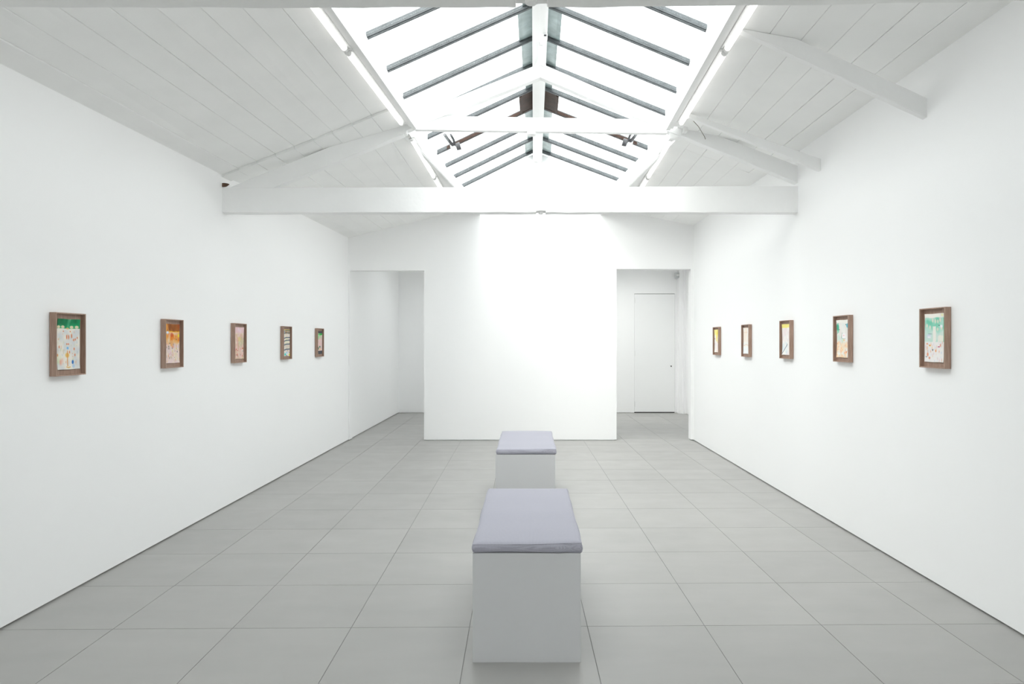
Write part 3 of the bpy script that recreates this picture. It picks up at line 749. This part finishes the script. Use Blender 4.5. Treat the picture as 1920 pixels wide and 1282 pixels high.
FW, FH, FD, FR = 0.250, 0.357, 0.037, 0.0065
rail_v = MB().box(-FR / 2, FR / 2, -FD / 2, FD / 2, -FH / 2, FH / 2).mesh('frame_side', M_WOOD)
rail_h = MB().box(-FW / 2 + FR, FW / 2 - FR, -FD / 2, FD / 2, -FR / 2, FR / 2).mesh('frame_end', M_WOOD)
backing = MB().box(-FW / 2 + FR, FW / 2 - FR, -0.004, 0.004, -FH / 2 + FR, FH / 2 - FR).mesh('backing_board', M_WOOD)

def sheet_mesh(k):
    a = art(k); H, W = a.shape[:2]
    sw, sh = 0.189, 0.288
    rnd = np.random.RandomState(40 + k)
    ph = rnd.rand(4) * 6
    vs, cols = [], []
    for j in range(H + 1):
        for i in range(W + 1):
            u = i / W; v = j / H
            x = (u - .5) * sw + 0.0008 * math.sin(v * 9 + ph[0]) * (1 if abs(u - .5) > .4 else 0)
            z = (.5 - v) * sh + 0.0008 * math.sin(u * 8 + ph[1])
            curl = 0.0035 * (abs(2 * u - 1) ** 4) * (0.4 + 0.6 * math.sin(v * 3 + ph[2]) ** 2) + 0.003 * (abs(2 * v - 1) ** 6) + 0.001 * math.sin(5 * v + 4 * u + ph[3])
            vs.append((x, -curl, z))
            jj = min(j, H - 1); ii = min(i, W - 1)
            cols.append(a[jj, ii])
    fs = [(j * (W + 1) + i, j * (W + 1) + i + 1, (j + 1) * (W + 1) + i + 1, (j + 1) * (W + 1) + i) for j in range(H) for i in range(W)]
    me = bpy.data.meshes.new('drawing_sheet'); me.from_pydata(vs, [], fs)
    ca_ = me.color_attributes.new('pigment', 'FLOAT_COLOR', 'POINT')
    arr = np.ones((len(vs), 4), dtype=np.float32); arr[:, :3] = np.array(cols)
    ca_.data.foreach_set('color', arr.ravel())
    me.polygons.foreach_set('use_smooth', [True] * len(fs))
    me.materials.append(M_PAPER)
    return me

ART_LABELS = [
    'brown box framed drawing with a green band above pale figures, nearest on the left wall',
    'brown box framed drawing with orange and brown top, second on the left wall',
    'brown box framed drawing in pale pink tones, middle of the left wall row',
    'brown box framed drawing crossed by dark blue horizontal lines on the left wall',
    'brown box framed drawing with dark grey bands above and below, by the left opening',
    'brown box framed drawing with bright yellow upper half, beside the right opening',
    'brown box framed nearly white drawing with faint orange marks on the right wall',
    'brown box framed drawing with yellow top strip and dark diagonal line on the right wall',
    'brown box framed drawing with green corner and small white square on the right wall',
    'brown box framed drawing with large mint green field, nearest on the right wall']
# (side, near edge y, centre height)
SPOTS = [(-1, 3.708, 1.437), (-1, 4.829, 1.438), (-1, 5.967, 1.440), (-1, 7.160, 1.441), (-1, 8.318, 1.443),
         (1, 8.453, 1.463), (1, 7.287, 1.464), (1, 6.141, 1.473), (1, 5.015, 1.475), (1, 3.852, 1.474)]
for k, (side, yn, zc) in enumerate(SPOTS):
    yc = yn + FW / 2
    # local x runs along the wall, local -y points into the room
    rz = math.radians(90) if side < 0 else math.radians(-90)
    root = empty('framed_drawing', ((XL if side < 0 else XR) - side * 0.0, yc, zc), (0, 0, rz))
    tag(root, ART_LABELS[k], 'framed drawing', 'framed drawings on the side walls')
    for s in (-1, 1):
        o = bpy.data.objects.new('frame_side', rail_v); link(o, root); o.location = (s * (FW / 2 - FR / 2), -FD / 2 - 0.002, 0)
        o = bpy.data.objects.new('frame_end', rail_h); link(o, root); o.location = (0, -FD / 2 - 0.002, s * (FH / 2 - FR / 2))
    o = bpy.data.objects.new('backing_board', backing); link(o, root); o.location = (0, -0.011, 0)
    o = bpy.data.objects.new('drawing_sheet', sheet_mesh(k)); link(o, root); o.location = (0, -0.019, 0)
    md = o.modifiers.new('thickness', 'SOLIDIFY'); md.thickness = 0.0012; md.offset = -1
    o['label'] = 'watercolour drawing on curling paper'

# ------------------------------------------------------------------ benches: grey plinths with loose cushions
def plinth(x0, x1, y0, y1, h, label):
    cx, cy = (x0 + x1) / 2, (y0 + y1) / 2
    r0 = empty('plinth_bench', (cx, cy, 0)); tag(r0, label, 'bench', 'grey plinth benches')
    a, b, t = (x1 - x0) / 2, (y1 - y0) / 2, 0.018
    MB().box(-a, a, -b, -b + t, 0.0, h).build('front_panel', M_PLINTH, r0, 0.0015)
    MB().box(-a, a, b - t, b, 0.0, h).build('back_panel', M_PLINTH, r0, 0.0015)
    MB().box(-a, -a + t, -b + t, b - t, 0.0, h).build('side_panel', M_PLINTH, r0, 0.0015)
    MB().box(a - t, a, -b + t, b - t, 0.0, h).build('side_panel', M_PLINTH, r0, 0.0015)
    MB().box(-a + t, a - t, -b + t, b - t, h - t, h).build('top_panel', M_PLINTH, r0)
    return r0
def cushion(x0, x1, y0, y1, z, th, label, seed, rot=0.0):
    cx, cy = (x0 + x1) / 2, (y0 + y1) / 2
    r0 = empty('seat_cushion', (cx, cy, z), (0, 0, rot)); tag(r0, label, 'cushion', 'lilac grey bench cushions')
    a, b = (x1 - x0) / 2, (y1 - y0) / 2
    rnd = random.Random(seed)
    ph = [rnd.uniform(0, 6) for _ in range(6)]
    nx, ny = 26, 56
    def prof(s, n):     # denser near the edges
        return math.sin((s / n - .5) * math.pi) * 0.5 + (s / n - .5)
    def top(x, y):
        d = min(a - abs(x), b - abs(y))
        ed = 1 - math.exp(-max(d, 0) / 0.012)
        z_ = th - 0.007 * (1 - ed)
        z_ += 0.0022 * math.sin(x * 9 + ph[0]) * math.sin(y * 5 + ph[1]) + 0.0012 * math.sin(y * 17 + ph[2])
        z_ += 0.007 * max(0, x / a) * max(0, -y / b) ** 3           # lifted front right corner
        return z_
    V, F = [], []
    idx = {}
    for j in range(ny + 1):
        for i in range(nx + 1):
            x, y = prof(i, nx) * a, prof(j, ny) * b
            wob = 0.0014 * math.sin(y * 7 + ph[3]) * (1 if abs(x) > a * .97 else 0)
            V.append((x + wob, y + 0.002 * math.sin(x * 15 + ph[4]) * (1 if abs(y) > b * .99 else 0), top(x, y))); idx[(i, j)] = len(V) - 1
    for j in range(ny):
        for i in range(nx):
            F.append((idx[(i, j)], idx[(i + 1, j)], idx[(i + 1, j + 1)], idx[(i, j + 1)]))
    ring = [(i, 0) for i in range(nx)] + [(nx, j) for j in range(ny)] + [(i, ny) for i in range(nx, 0, -1)] + [(0, j) for j in range(ny, 0, -1)]
    levels = [(0.72, 0.006), (0.45, 0.007), (0.15, 0.003), (0.0, -0.004)]
    prev = [idx[r] for r in ring]
    m = len(ring)
    for f, outw in levels:
        cur = []
        for q, (i, j) in enumerate(ring):
            x, y, zt = V[idx[(i, j)]]
            nxv = (1 if i == nx else -1 if i == 0 else 0); nyv = (1 if j == ny else -1 if j == 0 else 0)
            l = math.hypot(nxv, nyv) or 1
            bulge = outw + 0.003 * math.sin(x * 21 + y * 13 + ph[5]) * f
            if x > a * .5 and j == 0: bulge += 0.003 * math.sin(x * 60)       # crumpled corner
            V.append((x + nxv / l * bulge, y + nyv / l * bulge, zt * f + 0.0015 * (1 - f) * (1 + math.sin(x * 11 + ph[2]))))
            cur.append(len(V) - 1)
        for q in range(m):
            F.append((prev[q], cur[q], cur[(q + 1) % m], prev[(q + 1) % m]))
        prev = cur
    F.append(tuple(prev))
    me = bpy.data.meshes.new('cushion_cover'); me.from_pydata(V, [], F)
    me.polygons.foreach_set('use_smooth', [True] * len(F))
    bm = bmesh.new(); bm.from_mesh(me); bmesh.ops.recalc_face_normals(bm, faces=bm.faces); bm.to_mesh(me); bm.free()
    me.materials.append(M_FABRIC)
    link(bpy.data.objects.new('cushion_cover', me), r0)
    # stitched seam round the top edge
    pts = []
    for (i, j) in ring + ring[:1]:
        x, y, zt = V[idx[(i, j)]]
        pts.append((x, y, zt - 0.001))
    MB().tube(pts, 0.0022, 6).build('seam', M_FABRIC, r0)
    return r0
plinth(-0.2533, 0.2365, 3.028, 4.19, 0.4945, 'pale grey box bench standing nearest the viewer')
plinth(-0.280, 0.2277, 5.68, 6.86, 0.4945, 'pale grey box bench standing nearer the back wall')
cushion(-0.250, 0.240, 3.030, 4.175, 0.4955, 0.047, 'lilac grey woven cushion on the bench nearest the viewer', 3)
cushion(-0.270, 0.232, 5.685, 6.875, 0.4955, 0.046, 'lilac grey woven cushion on the bench nearer the back wall', 8)

# ------------------------------------------------------------------ small traces: cords, broken plaster
c1 = MB().tube([(-1.40, 5.80, 3.262), (-1.36, 5.80, 3.300), (-1.31, 5.80, 3.325), (-1.26, 5.81, 3.338)], 0.003, 6).build('cord', M_CORD)
tag(c1, 'short dark cord curling over the left truss rafter', 'cord')
c2 = MB().tube([(1.37, 5.66, 3.345), (1.46, 5.75, 3.300), (1.55, 5.90, 3.262), (1.58, 5.98, 3.262)], 0.0025, 6).build('cord', M_CORD)
tag(c2, 'thin brown cord stretched between rafter and truss at the right', 'cord')
h1 = MB().loft([[(-2.64 + 0.045 * math.cos(q) * (1 + .2 * math.sin(3 * q)), 5.80, 2.81 + 0.018 * math.sin(q)) for q in np.linspace(0, 6.0, 14)],
                [(-2.64 + 0.03 * math.cos(q), 5.815, 2.812 + 0.010 * math.sin(q)) for q in np.linspace(0, 6.0, 14)]]).build('plaster_hole', M_RUST)
tag(h1, 'small ragged brown hole in the plaster at the left end of the tie beam', 'plaster hole')
